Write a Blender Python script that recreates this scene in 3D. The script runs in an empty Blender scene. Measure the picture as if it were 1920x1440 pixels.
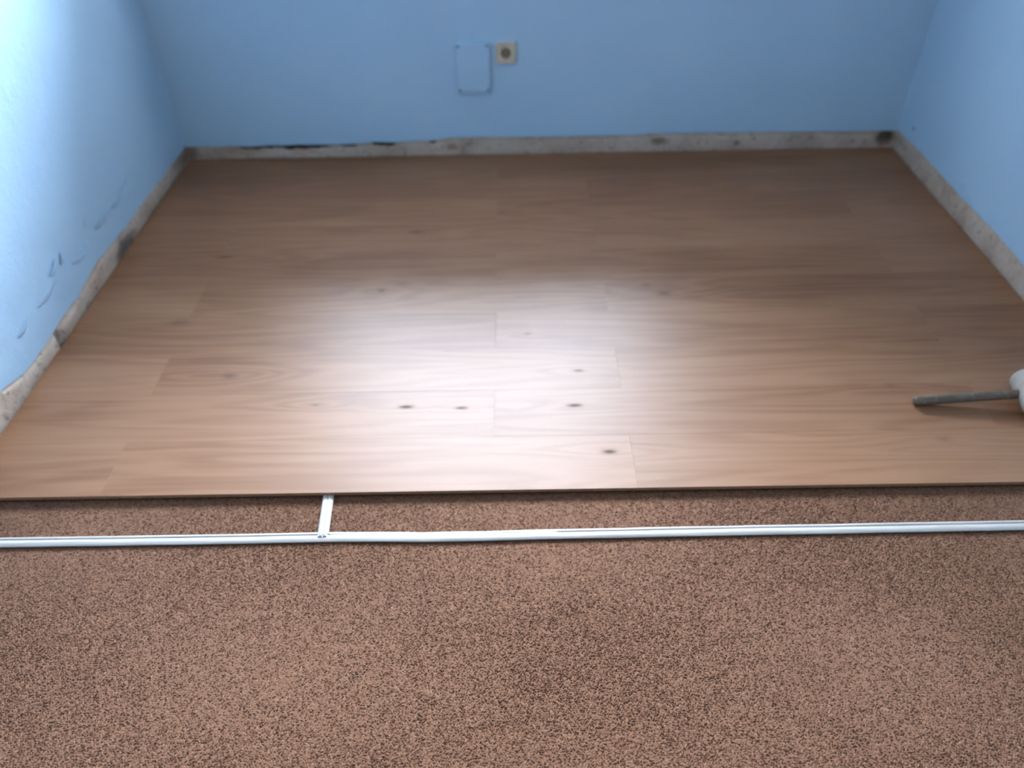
import bpy, bmesh, math, random
import numpy as np
from mathutils import Vector, Matrix, noise

# ------------------------------------------------------------------ camera, sky, exposure
S = bpy.context.scene
C = S.collection
CAM_H = 1.4930
F_PX, YAW, PITCH, ROLL = 1506.65, -0.005928, 0.705875, -0.020107      # metres / radians, frame 1920x1440
def cam_axes():
    fw = Vector((math.sin(YAW)*math.cos(PITCH), math.cos(YAW)*math.cos(PITCH), -math.sin(PITCH)))
    r = Vector((math.cos(YAW), -math.sin(YAW), 0)); u = r.cross(fw)
    return math.cos(ROLL)*r + math.sin(ROLL)*u, -math.sin(ROLL)*r + math.cos(ROLL)*u, fw
AR, AU, AF = cam_axes()
cam = bpy.data.cameras.new('camera'); cam_o = bpy.data.objects.new('camera', cam); C.objects.link(cam_o)
cam_o.matrix_world = Matrix(((AR.x, AU.x, -AF.x, 0), (AR.y, AU.y, -AF.y, 0), (AR.z, AU.z, -AF.z, CAM_H), (0, 0, 0, 1)))
cam.sensor_fit = 'HORIZONTAL'; cam.sensor_width = 36.0; cam.lens = F_PX/1920*36
cam.clip_start = 0.02
cam.dof.use_dof = True; cam.dof.focus_distance = 1.62; cam.dof.aperture_fstop = 1.7
S.camera = cam_o

SKY = 24.0
w = bpy.data.worlds.new('overcast_sky'); S.world = w; w.use_nodes = True
nt = w.node_tree; nt.nodes.clear()
out = nt.nodes.new('ShaderNodeOutputWorld'); bg = nt.nodes.new('ShaderNodeBackground')
tc = nt.nodes.new('ShaderNodeTexCoord'); sp = nt.nodes.new('ShaderNodeSeparateXYZ'); rp = nt.nodes.new('ShaderNodeValToRGB')
nt.links.new(tc.outputs['Generated'], sp.inputs[0]); nt.links.new(sp.outputs['Z'], rp.inputs[0])
rp.color_ramp.elements[0].position = 0.0; rp.color_ramp.elements[0].color = (0.18, 0.18, 0.17, 1)     # ground below the horizon
rp.color_ramp.elements[1].position = 0.02; rp.color_ramp.elements[1].color = (0.64, 0.785, 1.0, 1)    # even overcast above it
nt.links.new(rp.outputs[0], bg.inputs[0]); bg.inputs[1].default_value = SKY; nt.links.new(bg.outputs[0], out.inputs[0])

S.view_settings.view_transform = 'Standard'; S.view_settings.look = 'None'
S.view_settings.gamma = 1.0; S.view_settings.use_curve_mapping = False
S.view_settings.exposure = 2.00

# room, metres; z = 0 is the top of the laminate
XL, XR, YB, YF = -1.4056, 1.6433, 3.2914, 1.3470
YN, ZC = -0.95, 2.75                      # wall behind the camera, ceiling
WX0, WX1, WZ0, WZ1 = -1.04, 0.72, 0.84, 2.50   # window opening
WT = 0.17                                # back wall thickness
ZCARPET = -0.0155                         # top of the pile
ZSLAB = -0.032

# light portal in the window opening (guides sampling of the sky only)
pl = bpy.data.lights.new('window_portal', 'AREA'); pl.shape = 'RECTANGLE'
pl.size = WX1-WX0; pl.size_y = WZ1-WZ0; pl.cycles.is_portal = True
plo = bpy.data.objects.new('window_portal', pl); C.objects.link(plo)
plo.location = ((WX0+WX1)/2, YB+WT+0.02, (WZ0+WZ1)/2); plo.rotation_euler = (-math.pi/2, 0, 0)

# ------------------------------------------------------------------ helpers
rnd = random.Random(7)
def pix(px, py, z):
    """floor-parallel point at height z seen at photo pixel (px, py)"""
    d = AF + (px-960)/F_PX*AR - (py-720)/F_PX*AU
    t = (z-CAM_H)/d.z
    return Vector((0, 0, CAM_H)) + t*d
def mat(name):
    m = bpy.data.materials.new(name); m.use_nodes = True
    n = m.node_tree; b = n.nodes['Principled BSDF']
    return m, n, b
def N(n, t, **kw):
    x = n.nodes.new(t)
    for k, v in kw.items(): setattr(x, k, v)
    return x
def math_node(n, op, a, b=None, clamp=False):
    x = n.nodes.new('ShaderNodeMath'); x.operation = op; x.use_clamp = clamp
    for i, v in enumerate((a, b)):
        if v is None: continue
        if isinstance(v, (int, float)): x.inputs[i].default_value = v
        else: n.links.new(v, x.inputs[i])
    return x.outputs[0]
def mix_col(n, fac, a, b, mode='MIX'):
    x = n.nodes.new('ShaderNodeMix'); x.data_type = 'RGBA'; x.blend_type = mode
    for idx, v in ((0, fac), (6, a), (7, b)):
        if isinstance(v, (int, float)): x.inputs[idx].default_value = v
        elif isinstance(v, tuple): x.inputs[idx].default_value = (*v, 1)
        else: n.links.new(v, x.inputs[idx])
    return x.outputs[2]
def noise_tex(n, vec, scale, detail=4, rough=.5, dist=0):
    x = n.nodes.new('ShaderNodeTexNoise'); x.inputs['Scale'].default_value = scale
    x.inputs['Detail'].default_value = detail; x.inputs['Roughness'].default_value = rough; x.inputs['Distortion'].default_value = dist
    if vec is not None: n.links.new(vec, x.inputs['Vector'])
    return x.outputs['Fac']
def ramp(n, fac, stops):
    x = n.nodes.new('ShaderNodeValToRGB'); e = x.color_ramp.elements
    while len(e) < len(stops): e.new(.5)
    for q, (p, c) in zip(e, stops):
        q.position = p; q.color = (*c, 1) if isinstance(c, tuple) else (c, c, c, 1)
    n.links.new(fac, x.inputs[0]); return x.outputs[0]
def mapping(n, vec, scale=(1, 1, 1), loc=None):
    x = n.nodes.new('ShaderNodeMapping'); x.inputs['Scale'].default_value = scale
    n.links.new(vec, x.inputs['Vector'])
    if loc is not None: n.links.new(loc, x.inputs['Location'])
    return x.outputs[0]
def bump(n, b, h, strength, dist):
    x = n.nodes.new('ShaderNodeBump'); x.inputs['Strength'].default_value = strength; x.inputs['Distance'].default_value = dist
    n.links.new(h, x.inputs['Height']); n.links.new(x.outputs[0], b.inputs['Normal']); return x
def position(n): return n.nodes.new('ShaderNodeNewGeometry').outputs['Position']

def obj(name, bm_or_mesh, m=None, parent=None, smooth=False):
    if isinstance(bm_or_mesh, bmesh.types.BMesh):
        me = bpy.data.meshes.new(name); bmesh.ops.recalc_face_normals(bm_or_mesh, faces=bm_or_mesh.faces)
        bm_or_mesh.to_mesh(me); bm_or_mesh.free()
    else: me = bm_or_mesh
    if smooth:
        for p in me.polygons: p.use_smooth = True
    o = bpy.data.objects.new(name, me); C.objects.link(o)
    if m and not me.materials: me.materials.append(m)
    if parent: o.parent = parent
    return o
def tag(o, label, cat=None, group=None, kind=None):
    o['label'] = label
    if cat: o['category'] = cat
    if group: o['group'] = group
    if kind: o['kind'] = kind
    return o
def empty(name, loc, rot=None):
    o = bpy.data.objects.new(name, None); C.objects.link(o); o.location = loc; o.empty_display_size = .05
    if rot: o.rotation_euler = rot
    return o
def box(bm, x0, x1, y0, y1, z0, z1, bev=0, seg=2):
    r = bmesh.ops.create_cube(bm, size=1)
    bmesh.ops.transform(bm, matrix=Matrix.Translation(((x0+x1)/2, (y0+y1)/2, (z0+z1)/2)) @ Matrix.Diagonal((x1-x0, y1-y0, z1-z0, 1)), verts=r['verts'])
    if bev:
        es = {e for v in r['verts'] for e in v.link_edges}
        bmesh.ops.bevel(bm, geom=list(es), offset=bev, segments=seg, affect='EDGES', profile=.5)
def lathe(bm, prof, seg=32, axis='Z', loc=(0, 0, 0), cap=True):
    """prof: list of (radius, height); revolved about an axis"""
    rings = []
    for r, h in prof:
        ring = []
        for i in range(seg):
            a = 2*math.pi*i/seg; c, s = r*math.cos(a), r*math.sin(a)
            p = {'Z': (c, s, h), 'Y': (c, h, s), 'X': (h, c, s)}[axis]
            ring.append(bm.verts.new(Vector(p)+Vector(loc)))
        rings.append(ring)
    for a, b in zip(rings, rings[1:]):
        for i in range(seg): bm.faces.new((a[i], a[(i+1) % seg], b[(i+1) % seg], b[i]))
    if cap:
        bm.faces.new(rings[0]); bm.faces.new(rings[-1])
def nz(x, y=0., z=0.): return noise.noise(Vector((x, y, z)))

# ------------------------------------------------------------------ materials
def make_paint():
    m, n, b = mat('blue_wall_paint'); P = position(n)
    big = noise_tex(n, P, 2.2, 3); fine = noise_tex(n, P, 130, 3, .6); mid = noise_tex(n, P, 14, 4, .55)
    col = ramp(n, big, [(.3, (.430, .600, .755)), (.7, (.468, .640, .790))])
    n.links.new(col, b.inputs['Base Color']); b.inputs['Roughness'].default_value = .62; b.inputs['Specular IOR Level'].default_value = .35
    h = math_node(n, 'ADD', math_node(n, 'MULTIPLY', fine, .25), math_node(n, 'MULTIPLY', mid, 1.0))
    bump(n, b, h, .55, .006); return m
PAINT = make_paint()
def make_plaster():
    m, n, b = mat('bare_plaster'); P = position(n)
    a = noise_tex(n, P, 9, 5, .6); s = noise_tex(n, P, 42, 4, .6); f = noise_tex(n, P, 160, 4, .6)
    col = ramp(n, a, [(.28, (.43, .30, .225)), (.55, (.58, .44, .345)), (.75, (.66, .52, .42))])
    col = mix_col(n, ramp(n, s, [(.56, 0.), (.70, .75)]), col, (.20, .165, .13))
    sep = N(n, 'ShaderNodeSeparateXYZ'); n.links.new(P, sep.inputs[0])
    # fixed rust and dark spots; the left-wall ones paint in gap and crack shade
    for (x, y, z, sx, sz, c, k) in ((-.885, YB, .040, .055, .014, (.34, .14, .055), .9), (-.256, YB, .032, .030, .016, (.30, .17, .09), .7),
                                    (-1.15, YB, .03, .10, .02, (.38, .24, .15), .6), (.631, YB, .042, .040, .020, (.16, .125, .08), .9), (.968, YB, .027, .016, .012, (.14, .11, .09), .8),
                                    (1.60, YB, .045, .045, .040, (.07, .055, .04), .95), (-1.39, YB, .03, .05, .04, (.20, .14, .10), .8),
                                    (-1.40, 2.56, .005, .12, .028, (.15, .11, .09), .85), (-1.40, 1.985, .03, .016, .03, (.22, .18, .15), .7), (-1.40, 2.19, .0, .02, .012, (.30, .24, .20), .5)):
        d2 = None
        for ax, ctr, sd in (('X', x, sx), ('Y', y, sx if y != YB else .2), ('Z', z, sz)):
            if ax == 'X' and y != YB: sd = .2
            q = math_node(n, 'POWER', math_node(n, 'ABSOLUTE', math_node(n, 'DIVIDE', math_node(n, 'SUBTRACT', sep.outputs[ax], ctr), sd)), 2.)
            d2 = q if d2 is None else math_node(n, 'ADD', d2, q)
        d2 = math_node(n, 'ADD', d2, math_node(n, 'MULTIPLY', math_node(n, 'SUBTRACT', s, .5), 2.2))
        col = mix_col(n, math_node(n, 'MULTIPLY', math_node(n, 'SUBTRACT', 1.15, d2, True), k, True), col, c)
    n.links.new(col, b.inputs['Base Color']); b.inputs['Roughness'].default_value = .9; b.inputs['Specular IOR Level'].default_value = .2
    bump(n, b, math_node(n, 'ADD', s, math_node(n, 'MULTIPLY', f, .4)), .7, .006); return m
PLASTER = make_plaster()
def make_core():
    m, n, b = mat('shade_dark_wall_core'); P = position(n)
    col = ramp(n, noise_tex(n, P, 25, 4), [(.35, (.022, .020, .022)), (.7, (.07, .055, .045))])  # near-black colour paints in the shade of the cavity behind the holes
    n.links.new(col, b.inputs['Base Color']); b.inputs['Roughness'].default_value = .95; return m
CORE = make_core()
def plain(name, col, rough=.5, metal=0., var=.12, scale=30, bmp=0.):
    m, n, b = mat(name); P = N(n, 'ShaderNodeTexCoord').outputs['Object']
    f = noise_tex(n, P, scale, 4)
    lo = tuple(c*(1-var) for c in col); hi = tuple(min(1, c*(1+var)) for c in col)
    n.links.new(ramp(n, f, [(.3, lo), (.7, hi)]), b.inputs['Base Color'])
    b.inputs['Roughness'].default_value = rough; b.inputs['Metallic'].default_value = metal
    if bmp: bump(n, b, f, .5, bmp)
    return m
WHITE = plain('white_gloss_paint', (.78, .78, .76), .35, var=.03)
CEIL = plain('white_ceiling_paint', (.62, .61, .59), .85, var=.03, scale=6)
BOUNCEWALL = plain('dim_bounce_wall_paint', (.17, .145, .12), .8, var=.04, scale=5)  # unseen wall's colour, darkened to cut bounce light on the back wall
SLAB = plain('grey_concrete', (.30, .29, .28), .9, var=.15, scale=12)
FOAM = plain('dark_underlay', (.05, .04, .035), .9)
BEIGE = plain('aged_beige_plastic', (.62, .50, .36), .42, var=.05)
BEIGE2 = plain('aged_shaded_insert', (.30, .225, .155), .5, var=.12, scale=60)  # aged plastic, with the recess's shade painted into its colour
DARK = plain('dark_hole', (.015, .012, .010), .8)
STEEL = plain('dull_steel', (.45, .43, .40), .42, 1., var=.08)
OLDSCREW = plain('paint_filled_screw', (.10, .15, .22), .6)

def make_glass():
    m = bpy.data.materials.new('window_glass'); m.use_nodes = True; n = m.node_tree; n.nodes.clear()
    o = N(n, 'ShaderNodeOutputMaterial'); t = N(n, 'ShaderNodeBsdfTransparent'); g = N(n, 'ShaderNodeBsdfGlossy'); x = N(n, 'ShaderNodeMixShader'); f = N(n, 'ShaderNodeFresnel')
    f.inputs[0].default_value = 1.45; g.inputs['Roughness'].default_value = .0; t.inputs[0].default_value = (.97, .985, .98, 1)
    n.links.new(f.outputs[0], x.inputs[0]); n.links.new(t.outputs[0], x.inputs[1]); n.links.new(g.outputs[0], x.inputs[2]); n.links.new(x.outputs[0], o.inputs[0]); return m
GLASS = make_glass()

KNOTS = [(-.305, 1.661, .016, .0055, 1.), (-.151, 1.653, .014, .005, .8), (.1635, 1.656, .016, .0055, .9), (.2414, 1.474, .015, .0065, 1.), (-.442, 2.242, .012, .011, .6),
         (.492, 2.198, .022, .012, .55), (.184, 1.807, .012, .005, .6), (-.836, 1.808, .020, .012, .5), (-1.0285, 2.472, .028, .008, .6), (-.359, 2.626, .030, .014, .4),
         (-1.068, 2.079, .035, .018, .35), (.44, 2.25, .02, .012, .35), (-.56, 1.675, .011, .005, .45), (.04, 1.990, .010, .005, .5), (1.06, 1.72, .02, .01, .25), (1.12, 1.50, .02, .01, .3)]
def make_laminate():
    m, n, b = mat('oak_laminate'); P = position(n)
    oi = N(n, 'ShaderNodeObjectInfo'); comb = N(n, 'ShaderNodeCombineXYZ')
    r1 = math_node(n, 'MULTIPLY', oi.outputs['Random'], 37.); n.links.new(r1, comb.inputs['Z']); n.links.new(math_node(n, 'MULTIPLY', r1, 1.7), comb.inputs['X'])
    sep = N(n, 'ShaderNodeSeparateXYZ'); n.links.new(P, sep.inputs[0])
    # knots printed on the boards; the grain bends round them
    knot = None; pull = None
    for (x, y, sx, sy, k) in KNOTS:
        ux = math_node(n, 'SUBTRACT', sep.outputs['X'], x); uy = math_node(n, 'SUBTRACT', sep.outputs['Y'], y)
        def gauss(ax, ay):
            q = math_node(n, 'ADD', math_node(n, 'POWER', math_node(n, 'ABSOLUTE', math_node(n, 'DIVIDE', ux, ax)), 2.), math_node(n, 'POWER', math_node(n, 'ABSOLUTE', math_node(n, 'DIVIDE', uy, ay)), 2.))
            return math_node(n, 'POWER', 2.718, math_node(n, 'MULTIPLY', q, -1.))
        g = math_node(n, 'MULTIPLY', gauss(sx*1.1, sy*1.1), k)
        gp = gauss(sx*9, sy*4.5)
        knot = g if knot is None else math_node(n, 'MAXIMUM', knot, g)
        pull = gp if pull is None else math_node(n, 'MAXIMUM', pull, gp)
    v1 = mapping(n, P, (.55, 7., 1.), comb.outputs[0])
    contour = noise_tex(n, v1, 1.0, 2, .45, .25)
    ringsrc = math_node(n, 'ADD', math_node(n, 'MULTIPLY', contour, 74.), math_node(n, 'MULTIPLY', pull, 9.))
    rings = math_node(n, 'MULTIPLY', math_node(n, 'ADD', math_node(n, 'SINE', ringsrc), 1.), .5)
    v2 = mapping(n, P, (1.6, 60., 1.), comb.outputs[0]); streak = noise_tex(n, v2, 1.0, 5, .6)
    v3 = mapping(n, P, (9., 420., 1.), comb.outputs[0]); pore = noise_tex(n, v3, 1.0, 2, .5)
    tone = noise_tex(n, mapping(n, P, (.7, 4.5, 1.), comb.outputs[0]), 1., 3, .5)
    f = math_node(n, 'ADD', math_node(n, 'MULTIPLY', streak, .40), math_node(n, 'MULTIPLY', tone, .70))
    f = math_node(n, 'ADD', f, math_node(n, 'MULTIPLY', math_node(n, 'SUBTRACT', rings, .5), .13))
    f = math_node(n, 'ADD', f, math_node(n, 'MULTIPLY', math_node(n, 'SUBTRACT', oi.outputs['Random'], .5), .08))
    col = ramp(n, f, [(.26, (.185, .073, .030)), (.50, (.272, .119, .053)), (.62, (.312, .143, .068)), (.82, (.355, .174, .088))])
    col = mix_col(n, math_node(n, 'MULTIPLY', ramp(n, pore, [(.60, 0.), (.72, 1.)]), .30), col, (.22, .12, .07))
    col = mix_col(n, math_node(n, 'MULTIPLY', knot, .95, True), col, (.060, .032, .020))
    n.links.new(col, b.inputs['Base Color'])
    rr = math_node(n, 'ADD', math_node(n, 'MULTIPLY', streak, .05), .44); n.links.new(math_node(n, 'ADD', rr, math_node(n, 'MULTIPLY', knot, .35)), b.inputs['Roughness'])
    b.inputs['Specular IOR Level'].default_value = .38; b.inputs['IOR'].default_value = 1.5
    bump(n, b, math_node(n, 'SUBTRACT', streak, math_node(n, 'MULTIPLY', pore, .3)), .05, .001); return m
LAM = make_laminate()
LAMEDGE = plain('laminate_fibreboard_edge', (.27, .135, .068), .75, var=.15, scale=80)

def make_carpet():
    m, n, b = mat('brown_carpet_pile'); P = position(n)
    at = N(n, 'ShaderNodeAttribute', attribute_name='tint')
    blot = noise_tex(n, P, 5.5, 4, .6); blot2 = noise_tex(n, mapping(n, P, (1, 1, 1)), 19., 3, .6)
    spk = noise_tex(n, P, 190, 3, .6)
    v = math_node(n, 'ADD', math_node(n, 'MULTIPLY', at.outputs['Fac'], .78), math_node(n, 'MULTIPLY', spk, .28))
    col = ramp(n, v, [(.10, (.085, .033, .016)), (.34, (.163, .069, .036)), (.62, (.230, .106, .058)), (.95, (.295, .149, .086))])
    dirt = math_node(n, 'ADD', math_node(n, 'MULTIPLY', ramp(n, blot, [(.52, 0.), (.74, 1.)]), .32), math_node(n, 'MULTIPLY', ramp(n, blot2, [(.55, 0.), (.75, 1.)]), .22))
    col = mix_col(n, dirt, col, mix_col(n, 1., col, (.62, .56, .55), 'MULTIPLY'))
    n.links.new(col, b.inputs['Base Color']); b.inputs['Roughness'].default_value = .95; b.inputs['Specular IOR Level'].default_value = .1
    b.inputs['Sheen Weight'].default_value = .15; return m
CARPET = make_carpet()
def make_tape():
    m, n, b = mat('white_tape'); P = position(n)
    s = noise_tex(n, mapping(n, P, (6, 160, 1)), 1., 4); d = noise_tex(n, P, 22, 3)
    col = ramp(n, s, [(.3, (.44, .375, .325)), (.7, (.55, .47, .41))])
    col = mix_col(n, math_node(n, 'MULTIPLY', ramp(n, d, [(.5, 0.), (.75, 1.)]), .25), col, (.5, .49, .48))
    n.links.new(col, b.inputs['Base Color']); b.inputs['Roughness'].default_value = .5
    bump(n, b, s, .35, .002); return m
TAPE = make_tape()

# ------------------------------------------------------------------ room shell
def lerp_pts(pts, u):
    if u <= pts[0][0]: return pts[0][1]
    for (a, va), (b_, vb) in zip(pts, pts[1:]):
        if u <= b_: return va+(vb-va)*(u-a)/(b_-a)
    return pts[-1][1]
def ragged_wall(name, origin, along, inward, u0, u1, hfun, depth, thick, ztop, du=.012):
    """wall slab whose painted face ends at a ragged edge hfun(u) above the floor, over a core set back by depth"""
    bm = bmesh.new(); ml = []
    us = np.linspace(u0, u1, max(2, int((u1-u0)/du)+1)); rows = []
    for u in us:
        h = hfun(u)
        base = Vector(origin)+Vector(along)*u
        I = Vector(inward)
        prof = [(0, ztop), (0, h+.02), (0, h+.0025), (-.0025, h), (-depth, h), (-depth, ZSLAB), (-thick, ZSLAB), (-thick, ztop)]
        rows.append([bm.verts.new(base+I*d+Vector((0, 0, z))) for d, z in prof])
    for a, b_ in zip(rows, rows[1:]):
        for i in range(8):
            f = bm.faces.new((a[i], a[(i+1) % 8], b_[(i+1) % 8], b_[i]))
            f.material_index = {3: 1, 4: 2, 5: 2}.get(i, 0); f.smooth = False
    bm.faces.new(rows[0]); bm.faces.new(rows[-1])
    o = obj(name, bm); 
    for mm in (PAINT, PLASTER, CORE): o.data.materials.append(mm)
    return o
LEFT_TOP = [(-1., .06), (1.4, .065), (1.60, .074), (1.68, .074), (1.76, .046), (1.85, .040), (1.95, .042), (2.05, .049), (2.15, .046), (2.25, .055), (2.34, .068), (2.42, .062), (2.62, .054), (2.85, .054), (3.17, .046), (3.30, .044)]
RIGHT_TOP = [(-1., .07), (2.2, .076), (2.39, .082), (2.68, .076), (2.82, .078), (3.08, .078), (3.25, .072), (3.3, .070)]
BACK_TOP = [(-1.41, .052), (-1.15, .048), (-1.0, .050), (-.9, .053), (-.8, .050), (-.71, .050), (-.59, .057), (-.5, .056), (-.34, .060), (-.25, .072), (.1, .069), (.32, .068), (.55, .069), (.60, .074), (.8, .074), (1.0, .073), (1.4, .069), (1.65, .067)]
def hl(u): return lerp_pts(LEFT_TOP, u)+.004*nz(u*14)+.003*nz(u*45, 3)
def hr(u): return lerp_pts(RIGHT_TOP, u)+.004*nz(u*13, 9)+.002*nz(u*45, 5)
def hb(u): return lerp_pts(BACK_TOP, u)+.0025*nz(u*13, 19)+.0018*nz(u*50, 7)

wall_left = tag(ragged_wall('wall_left', (XL, 0, 0), (0, 1, 0), (1, 0, 0), YN, YB, hl, .018, .12, ZC), 'light blue painted side wall with flaking ridges, brightly lit by the window', kind='structure')
wall_right = tag(ragged_wall('wall_right', (XR, 0, 0), (0, 1, 0), (-1, 0, 0), YN, YB, hr, .018, .12, ZC), 'light blue painted side wall nearer the mallet', kind='structure')
wall_back = tag(ragged_wall('wall_back', (0, YB, 0), (1, 0, 0), (0, -1, 0), XL-.12, XR+.12, hb, .026, WT, WZ0), 'blue painted wall carrying the socket and box cover', kind='structure')
bm = bmesh.new()
box(bm, XL-.12, WX0, YB, YB+WT, WZ0, ZC); box(bm, WX1, XR+.12, YB, YB+WT, WZ0, ZC); box(bm, WX0, WX1, YB, YB+WT, WZ1, ZC)
obj('upper_wall', bm, PAINT, wall_back)
bm = bmesh.new(); box(bm, XL-.12, XR+.12, YN-.12, YN, ZSLAB, ZC)
tag(obj('wall_front', bm, BOUNCEWALL), 'unseen wall opposite the window, colour darkened to cut bounce light', kind='structure')
bm = bmesh.new(); box(bm, XL-.12, XR+.12, YN-.12, YB+WT, ZC, ZC+.1)
tag(obj('ceiling', bm, CEIL), 'flat white ceiling', kind='structure')
bm = bmesh.new(); box(bm, XL-.12, XR+.12, YN-.12, YB+WT, ZSLAB-.1, ZSLAB)
floor = tag(obj('floor', bm, SLAB), 'oak laminate floor of long boards laid over brown carpet', kind='structure')

# window in the back wall above the picture
win = empty('window_1', ((WX0+WX1)/2, YB+.075, WZ0)); tag(win, 'white two-casement window above the socket wall', kind='structure')
cx = (WX0+WX1)/2; hw = (WX1-WX0)/2; hh = WZ1-WZ0
def wpart(name, boxes, m, parent=win, bev=.003):
    bm = bmesh.new()
    for q in boxes: box(bm, *q, bev=bev)
    return obj(name, bm, m, parent)
wpart('window_frame', [(-hw, -hw+.045, 0, .06, 0, hh), (hw-.045, hw, 0, .06, 0, hh), (-hw+.045, hw-.045, 0, .06, 0, .045), (-hw+.045, hw-.045, 0, .06, hh-.045, hh)], WHITE)
wpart('window_sill', [(-hw-.04, hw+.04, -.115, 0, -.03, -.0005)], WHITE)
for s in (-1, 1):
    a, b_ = (-hw+.047, -.002) if s < 0 else (.002, hw-.047)
    sash = wpart('casement', [(a, a+.04, -.012, .04, .047, hh-.047), (b_-.04, b_, -.012, .04, .047, hh-.047), (a+.04, b_-.04, -.012, .04, .047, .087), (a+.04, b_-.04, -.012, .04, hh-.087, hh-.047)], WHITE)
    wpart('pane', [(a+.039, b_-.039, .012, .016, .086, hh-.086)], GLASS, sash, 0)
    if s > 0: wpart('handle', [(a+.012, a+.028, -.03, -.012, hh*.45, hh*.45+.05), (a+.012, a+.028, -.045, -.028, hh*.45-.09, hh*.45+.04)], STEEL, sash)

# bare plaster strips where the skirting has come off
def strip(name, origin, along, inward, u0, u1, hfun, ofs, label, du=.011, amp=.004, seed=0., notch=()):
    bm = bmesh.new(); us = np.linspace(u0, u1, int((u1-u0)/du)+1); K = 9; rows = []
    for u in us:
        top = hfun(u)-.0015+.0015*nz(u*60, seed)
        for (n0, n1, dz) in notch:
            if n0 < u < n1: top -= dz*min(1, 6*min(u-n0, n1-u)/(n1-n0))*(.8+.5*nz(u*35, seed+4))
        col = []
        for j in range(K):
            t = j/(K-1); z = ZSLAB+.004+(top-ZSLAB-.004)*t
            d = ofs(u)+amp*nz(u*9, z*14, seed)+amp*.8*nz(u*32, z*40, seed+2)+amp*.45*nz(u*90, z*90, seed+5)
            if z < .0015: d = min(d, .0105)
            if j == K-1: d -= .006
            elif j == K-2: d -= .001
            col.append(bm.verts.new(Vector(origin)+Vector(along)*u+Vector(inward)*d+Vector((0, 0, z))))
        col.append(bm.verts.new(Vector(origin)+Vector(along)*u+Vector(inward)*-.017+Vector((0, 0, top-.001))))
        rows.append(col)
    for a, b_ in zip(rows, rows[1:]):
        for j in range(K): bm.faces.new((a[j], b_[j], b_[j+1], a[j+1]))
    return tag(obj(name, bm, PLASTER, smooth=True), label, kind='structure')
def ofs_left(u):
    v = .0035+.0025*nz(u*3.1, 2)
    v += .010*math.exp(-((u-2.06)/.05)**2)+.014*math.exp(-((u-1.91)/.045)**2)-.014*math.exp(-((u-1.985)/.018)**2)
    v += .006*math.exp(-((u-2.32)/.06)**2)-.012*math.exp(-((u-2.56)/.09)**2)
    return v
strip('baseboard_left', (XL, 0, 0), (0, 1, 0), (1, 0, 0), YN, YB+.01, hl, ofs_left, 'lumpy bare plaster strip at the foot of the bright flaking wall', amp=.004, seed=1.)
strip('baseboard_right', (XR, 0, 0), (0, 1, 0), (-1, 0, 0), YN, YB+.01, hr, lambda u: .002+.002*nz(u*3, 6), 'bare plaster strip at the foot of the wall nearer the mallet', amp=.003, seed=4.)
strip('baseboard_back', (0, YB, 0), (1, 0, 0), (0, -1, 0), XL+.002, XR-.002, hb, lambda u: -.001+.002*nz(u*3, 16), 'bare plaster strip with rust-stained holes below the socket', amp=.003, seed=8.,
      notch=[(-1.19, -.93, .015), (-.99, -.77, .021), (-.75, -.66, .013), (-.61, -.49, .020), (-.355, -.320, .016)], du=.008)

# lifted paint on the side walls
def flake(wall, p, along, inward, length, width, ang, lift, m=PAINT, name='paint_flake'):
    bm = bmesh.new(); nu, nv = 9, 5; g = []
    A, I, Z = Vector(along), Vector(inward), Vector((0, 0, 1))
    U = A*math.cos(ang)+Z*math.sin(ang); V = -A*math.sin(ang)+Z*math.cos(ang)
    for i in range(nu):
        t = i/(nu-1)*2-1; r = []
        for j in range(nv):
            s = j/(nv-1)
            taper = math.sqrt(max(0, 1-t*t))*.9+.1*(1-t*t)
            q = Vector(p)+U*(t*length/2)+V*((s-.5)*width*taper+.35*width*t*t+.12*width*nz(t*3, length*50))
            r.append(bm.verts.new(q+I*(.0006+lift*taper*(s**2.2))))
        g.append(r)
    for i in range(nu-1):
        for j in range(nv-1): bm.faces.new((g[i][j], g[i+1][j], g[i+1][j+1], g[i][j+1]))
    o = obj(name, bm, m, wall, smooth=True)
    md = o.modifiers.new('thickness', 'SOLIDIFY'); md.thickness = .0008; md.offset = 0
    return o
LW = ((0, 1, 0), (1, 0, 0)); RW = ((0, 1, 0), (-1, 0, 0))
for (y, z, l, wd, a, lf) in ((2.10, .190, .060, .018, .35, .007), (2.165, .190, .034, .016, .9, .005), (2.437, .160, .060, .016, .25, .004), (2.49, .152, .04, .012, .8, .0025), (2.677, .176, .11, .012, .15, .003),
                              (2.60, .150, .09, .012, -.1, .003), (2.02, .150, .12, .014, .1, .003), (1.86, .145, .08, .014, .2, .004), (2.25, .135, .09, .012, -.2, .003), (2.36, .205, .03, .010, .5, .003), (2.76, .140, .10, .01, .1, .003), (1.75, .20, .05, .014, .3, .004)):
    flake(wall_left, (XL, y, z), *LW, l*1.1, wd*1.5, a, lf*1.05)
for (y, z, l, wd, a, lf) in ((2.688, .113, .024, .012, .6, .005), (2.70, .098, .014, .008, .3, .004), (2.60, .10, .05, .01, .1, .003), (2.44, .112, .06, .01, .2, .003)):
    flake(wall_right, (XR, y, z), *RW, l*1.1, wd*1.4, a, lf*1.1)
flake(wall_right, (XR, 3.165, .132), *RW, .016, .012, .2, .001, OLDSCREW, 'hole_shade_patch')  # dark patch that paints in the shade of a small wall hole

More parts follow.
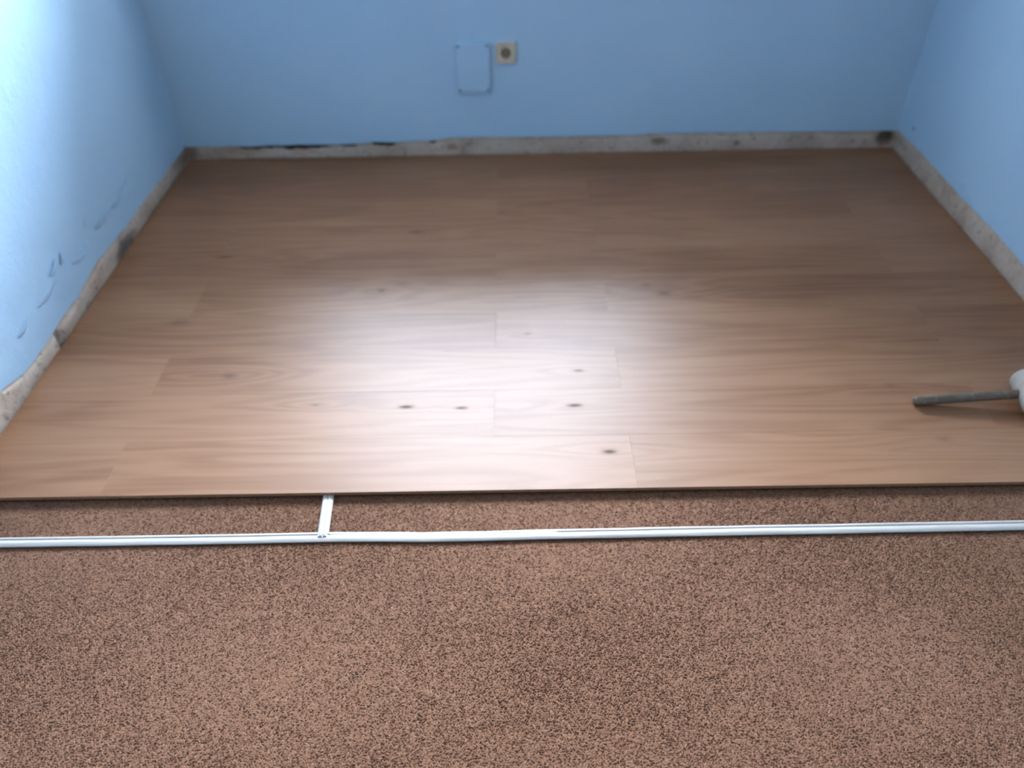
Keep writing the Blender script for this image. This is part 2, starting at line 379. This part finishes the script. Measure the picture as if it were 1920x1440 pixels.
# ------------------------------------------------------------------ laminate boards
bm = bmesh.new(); box(bm, XL+.016, XR-.014, YF+.012, YB-.014, -.0152, -.0100); obj('underlay', bm, FOAM, floor)
PW, PL, TH = .19, 1.34, .0098
def plank(x0, x1, y0, y1):
    bm = bmesh.new(); g = .00005; e = .00022
    X0, X1, Y0, Y1 = x0+g, x1-g, y0+g, y1-g
    lo = [bm.verts.new((x, y, -TH)) for x, y in ((X0, Y0), (X1, Y0), (X1, Y1), (X0, Y1))]
    md = [bm.verts.new((x, y, -e)) for x, y in ((X0, Y0), (X1, Y0), (X1, Y1), (X0, Y1))]
    tp = [bm.verts.new((x, y, 0)) for x, y in ((X0+e, Y0+e), (X1-e, Y0+e), (X1-e, Y1-e), (X0+e, Y1-e))]
    bm.faces.new(tp); bm.faces.new(lo[::-1])
    for i in range(4):
        j = (i+1) % 4
        bm.faces.new((md[i], md[j], tp[j], tp[i]))
        f = bm.faces.new((lo[i], lo[j], md[j], md[i])); f.material_index = 1
    c = Vector(((x0+x1)/2, (y0+y1)/2, 0)); bmesh.ops.translate(bm, verts=bm.verts, vec=-c)
    o = obj('plank', bm, LAM, floor); o.data.materials.append(LAMEDGE); o.location = c
    o.location.z += rnd.uniform(-.00012, .00012)
    return o
row = 0; y = YF
while y < YB-.02:
    y1 = min(y+PW, YB-.012)
    joint = .300 if row % 2 == 0 else -.060
    xs = [joint+k*PL for k in range(-3, 4)]
    ends = sorted([XL+.013, XR-.012]+[q for q in xs if XL+.08 < q < XR-.05])
    for a, b_ in zip(ends, ends[1:]): plank(a, b_, y, y1)
    y += PW; row += 1

# ------------------------------------------------------------------ carpet pieces with pile
SEAM_Y, SEAM_X = 1.219, -.4655
def wave(x, y): return .0012*math.sin(x*5.1+1)*math.sin(y*9)+.001*nz(x*4, y*4)
nprng = np.random.default_rng(5)
def carpet(name, x0, x1, y0, y1, label, py0, py1):
    root = empty(name, ((x0+x1)/2, (y0+y1)/2, ZSLAB)); tag(root, label, 'carpet')
    off = -Vector(root.location)
    bm = bmesh.new(); box(bm, x0, x1, y0, y1, ZSLAB, ZCARPET-.0035); bmesh.ops.translate(bm, verts=bm.verts, vec=off)
    o = obj('carpet_backing', bm, CARPET, root)
    ab = o.data.attributes.new('tint', 'FLOAT', 'POINT'); ab.data.foreach_set('value', np.full(len(o.data.vertices), .5, dtype=np.float32))
    # looped tufts
    s = .0050
    gx = np.arange(x0+s/2, x1, s); gy = np.arange(py0+s/2, py1, s*.9)
    X, Y = np.meshgrid(gx, gy); X = X.copy(); X[::2] += s/2
    X = X.ravel()+nprng.uniform(-.0018, .0018, X.size); Y = Y.ravel()+nprng.uniform(-.0018, .0018, Y.size)
    k = (X > x0+.002) & (X < x1-.002); X, Y = X[k], Y[k]; n = X.size
    ang = nprng.uniform(0, 6.283, n); r = nprng.uniform(.0030, .0046, n); h = nprng.uniform(.0028, .0042, n)
    V = np.zeros((n, 5, 3)); st = nprng.uniform(1., 1.7, n)
    ca, sa = np.cos(ang), np.sin(ang)
    for i, (p, q) in enumerate(((1, 0), (0, 1), (-1, 0), (0, -1))):
        lx, ly = p*r*st, q*r/st
        V[:, i, 0] = X+lx*ca-ly*sa; V[:, i, 1] = Y+lx*sa+ly*ca; V[:, i, 2] = ZCARPET-.0042
    V[:, 4, 0] = X+nprng.uniform(-.002, .002, n); V[:, 4, 1] = Y+nprng.uniform(-.002, .002, n)
    V[:, 4, 2] = ZCARPET-.0042+h+.0008*np.sin(X*5+1)*np.sin(Y*9)
    V[:, :, 0] = np.clip(V[:, :, 0], x0, x1); V[:, :, 1] = np.clip(V[:, :, 1], y0, y1)
    V -= np.array(root.location)
    F = np.arange(n)[:, None, None]*5+np.array([[0, 1, 4], [1, 2, 4], [2, 3, 4], [3, 0, 4]])[None]
    me = bpy.data.meshes.new('pile'); me.vertices.add(n*5); me.vertices.foreach_set('co', V.astype(np.float32).ravel())
    me.loops.add(n*12); me.loops.foreach_set('vertex_index', F.astype(np.int32).ravel())
    me.polygons.add(n*4); me.polygons.foreach_set('loop_start', np.arange(0, n*12, 3, dtype=np.int32))
    me.polygons.foreach_set('use_smooth', np.ones(n*4, dtype=bool)); me.update(calc_edges=True)
    at = me.attributes.new('tint', 'FLOAT', 'POINT')
    t = np.clip(nprng.normal(.52, .16, n), 0, 1); dk = nprng.random(n) < .13; t[dk] = nprng.uniform(0, .2, dk.sum())
    at.data.foreach_set('value', np.repeat(t, 5).astype(np.float32))
    p = obj('pile', me, CARPET, root); p['kind'] = 'stuff'
    return root
carpet('carpet', XL+.016, XR-.016, YN+.02, SEAM_Y, 'wide brown speckled carpet sheet not covered by any laminate', .30, SEAM_Y)
carpet('carpet', XL+.016, SEAM_X, SEAM_Y+.0004, YB-.02, 'brown carpet strip under the laminate edge beside the bright flaking wall', SEAM_Y, YF+.03)
carpet('carpet', SEAM_X+.0004, XR-.016, SEAM_Y+.0004, YB-.02, 'brown carpet strip under the laminate edge on the mallet side of the short tape', SEAM_Y, YF+.03)

# ------------------------------------------------------------------ white tape over the carpet seams
def tape_mesh(path, half, fold, z0, du_dir):
    """path: list of (point, side vector, fold height factor)"""
    bm = bmesh.new(); rows = []
    for (p, s, fh, seed) in path:
        prof = [(-1, -.0010), (-.93, .0004), (-.35, .0012), (fold-.12, .0024), (fold-.07, .0020-.0042*fh), (fold+.11, .0020-.0044*fh), (fold+.17, .0019), (.93, .0006), (1, -.0010)]
        rows.append([bm.verts.new(p+s*(half*a)+Vector((0, 0, z0+h+.0006*nz(seed*11, a*3)))) for a, h in prof])
    for a, b_ in zip(rows, rows[1:]):
        for i in range(len(a)-1): bm.faces.new((a[i], b_[i], b_[i+1], a[i+1]))
    return bm
CY = [(-1.39, 1.2195), (-1.23, 1.219), (-.92, 1.2185), (-.60, 1.2187), (-.42, 1.2205), (-.22, 1.2153), (.036, 1.2175), (.29, 1.2198), (.67, 1.2212), (1.2, 1.2236), (1.62, 1.224)]
path = []
for x in np.linspace(XL+.02, XR-.02, 260):
    fh = 1.0 if x < -.45 else (.15 if x < .1 else .75)
    path.append((Vector((x, lerp_pts(CY, x)-.0020+.0008*nz(x*6), 0)), Vector((0, 1, 0)), fh, x))
tz = ZCARPET+.0030
long_tape = obj('carpet_tape', tape_mesh(path, .0142, .28, tz, None), TAPE, smooth=True)
md = long_tape.modifiers.new('thickness', 'SOLIDIFY'); md.thickness = .0005; md.offset = 1
tag(long_tape, 'long white tape running from wall to wall along the carpet seam', 'tape')
path = []
A_, B_ = Vector((-.4630, 1.2155, 0)), Vector((-.4715, 1.362, 0))
for t in np.linspace(0, 1, 16):
    path.append((A_.lerp(B_, t), Vector((-1, 0, 0)), .35, 3+t*.3))
short_tape = obj('carpet_tape', tape_mesh(path, .0132, .05, tz+.0012, None), TAPE, smooth=True)
md = short_tape.modifiers.new('thickness', 'SOLIDIFY'); md.thickness = .0005; md.offset = 1
tag(short_tape, 'short white tape piece running from the long tape under the laminate', 'tape')

# ------------------------------------------------------------------ box cover and socket on the back wall
def rounded_plate(bm, w_, h_, r, y0, y1, bev):
    pts = []
    for cxn, czn, a0 in ((w_/2-r, h_/2-r, 0), (-w_/2+r, h_/2-r, 90), (-w_/2+r, -h_/2+r, 180), (w_/2-r, -h_/2+r, 270)):
        for k in range(7):
            a = math.radians(a0+15*k); pts.append((cxn+r*math.cos(a), czn+r*math.sin(a)))
    def ring(sc, y): return [bm.verts.new((x-sc*(1 if x > 0 else -1), y, z-sc*(1 if z > 0 else -1))) for x, z in pts]
    rs = [ring(0, y1), ring(0, y0+bev), ring(bev*.35, y0+bev*.35), ring(bev, y0)]
    n_ = len(pts)
    for a, b_ in zip(rs, rs[1:]):
        for i in range(n_): bm.faces.new((a[i], a[(i+1) % n_], b_[(i+1) % n_], b_[i]))
    bm.faces.new(rs[-1]); bm.faces.new(rs[0])
cv = empty('junction_box_cover', (-.1495, YB, .3665)); tag(cv, 'blue overpainted rectangular box cover with rounded corners beside the socket', 'box cover')
bm = bmesh.new(); rounded_plate(bm, .135, .195, .014, -.016, 0, .003); obj('cover_plate', bm, PAINT, cv)
for sx in (-1, 1):
    for sz in (-1, 1):
        bm = bmesh.new(); lathe(bm, [(.0052, -.0150), (.0052, -.0172), (.0040, -.0180)], 16, 'Y'); box(bm, -.0038, .0038, -.0184, -.0178, -.0006, .0006)
        s = obj('screw', bm, OLDSCREW, cv); s.location = (sx*.0570, 0, sz*.0870)
bm = bmesh.new(); rounded_plate(bm, .142, .201, .018, -.003, 0, .0012); obj('box_rim', bm, PAINT, cv)

sk = empty('wall_socket', (-.0175, YB, .4235)); tag(sk, 'square beige wall socket with a round recess', 'socket')
def plate_with_hole(bm, half, r, y0, y1, bev, seg=48):
    def sq(a, hf):
        c, s = math.cos(a), math.sin(a); k = hf/max(abs(c), abs(s)); return c*k, s*k
    def ring(kind, v, y):
        o = []
        for i in range(seg):
            a = 2*math.pi*(i+.5)/seg; x, z = (v*math.cos(a), v*math.sin(a)) if kind == 'c' else sq(a, v)
            o.append(bm.verts.new((x, y, z)))
        return o
    rs = [ring('s', half, y1), ring('s', half, y0+bev), ring('s', half-bev, y0), ring('c', r+.0012, y0), ring('c', r, y0+.0012), ring('c', r, y1)]
    for a, b_ in zip(rs, rs[1:]):
        for i in range(seg): bm.faces.new((a[i], a[(i+1) % seg], b_[(i+1) % seg], b_[i]))
bm = bmesh.new(); plate_with_hole(bm, .0395, .0205, -.014, 0, .0025); obj('socket_plate', bm, BEIGE, sk)
bm = bmesh.new(); lathe(bm, [(.0204, -.0125), (.0192, -.0125), (.0185, -.0020), (.0185, -.0016), (.0204, -.0016)], 40, 'Y', cap=False)
lathe(bm, [(.0188, -.0022), (.0188, -.0008)], 40, 'Y'); ins = obj('socket_insert', bm, BEIGE2, sk)
for s in (-1, 1):
    bm = bmesh.new(); lathe(bm, [(.0027, -.0026), (.0027, -.0010)], 14, 'Y', (s*.0095, 0, 0)); obj('pin_hole', bm, DARK, ins)
    bm = bmesh.new(); box(bm, -.0022, .0022, -.0115, -.0022, s*.0172-.0009, s*.0172+.0009, .0004); obj('earth_clip', bm, STEEL, ins)
bm = bmesh.new(); lathe(bm, [(.0030, -.0022), (.0030, -.0036), (.0024, -.0042)], 16, 'Y'); obj('screw', bm, STEEL, ins)

# ------------------------------------------------------------------ mallet lying on the laminate
def make_handle_wood():
    m, n, b = mat('worn_grey_wood'); P = N(n, 'ShaderNodeTexCoord').outputs['Object']
    g = noise_tex(n, mapping(n, P, (14, 160, 160)), 1., 4, .6); d = noise_tex(n, P, 55, 4, .65)
    col = ramp(n, g, [(.3, (.085, .050, .028)), (.7, (.18, .118, .070))])
    col = mix_col(n, ramp(n, d, [(.54, 0.), (.72, .4)]), col, (.36, .30, .23))
    n.links.new(col, b.inputs['Base Color']); b.inputs['Roughness'].default_value = .5; bump(n, b, g, .25, .001); return m
HW = make_handle_wood(); RUBBER = plain('pale_grey_rubber', (.35, .295, .245), .7, var=.12, scale=45, bmp=.001)
hr_ = .0135
tip = pix(1712, 752, hr_*.95); head_c = pix(1935, 737, .0385)
ax = (head_c-tip); L = ax.length; ax.normalize()
mal = empty('mallet', (head_c.x, head_c.y, 0)); tag(mal, 'mallet with a worn wooden handle and pale grey head on the laminate', 'mallet')
q = Vector((1, 0, 0)).rotation_difference(ax)
bm = bmesh.new()
prof = [(.0040, -.0006), (.0090, .0008), (.0120, .0040), (.0132, .0085), (.0134, .03), (.0130, L*.5), (.0126, L*.8), (.0124, L+.03)]
lathe(bm, prof, 28, 'X')
for v in bm.verts:
    k = .0004*nz(v.co.x*40, v.co.y*90, v.co.z*90); v.co.y *= 1.0+k*40; v.co.z *= 1.0+k*40
h = obj('handle', bm, HW, mal, smooth=True); h.rotation_mode = 'QUATERNION'; h.rotation_quaternion = q; h.location = tip-mal.location
# barrel head: its axis lies on the floor, square to the handle
flat = Vector((ax.x, ax.y, 0)).normalized(); yaw_h = math.atan2(flat.y, flat.x)
bm = bmesh.new()
HL, HR = .062, .0385
lathe(bm, [(HR-.007, -HL), (HR-.0025, -HL+.0015), (HR-.0006, -HL+.005), (HR, -HL+.012), (HR, -.02), (HR, .02), (HR, HL-.012), (HR-.0006, HL-.005), (HR-.0025, HL-.0015), (HR-.007, HL)], 48, 'Y')
hd = obj('head', bm, RUBBER, mal, smooth=True); hd.location = (0, 0, HR); hd.rotation_euler = (0, 0, yaw_h-math.radians(8))
md = hd.modifiers.new('edge', 'EDGE_SPLIT'); md.split_angle = math.radians(50)
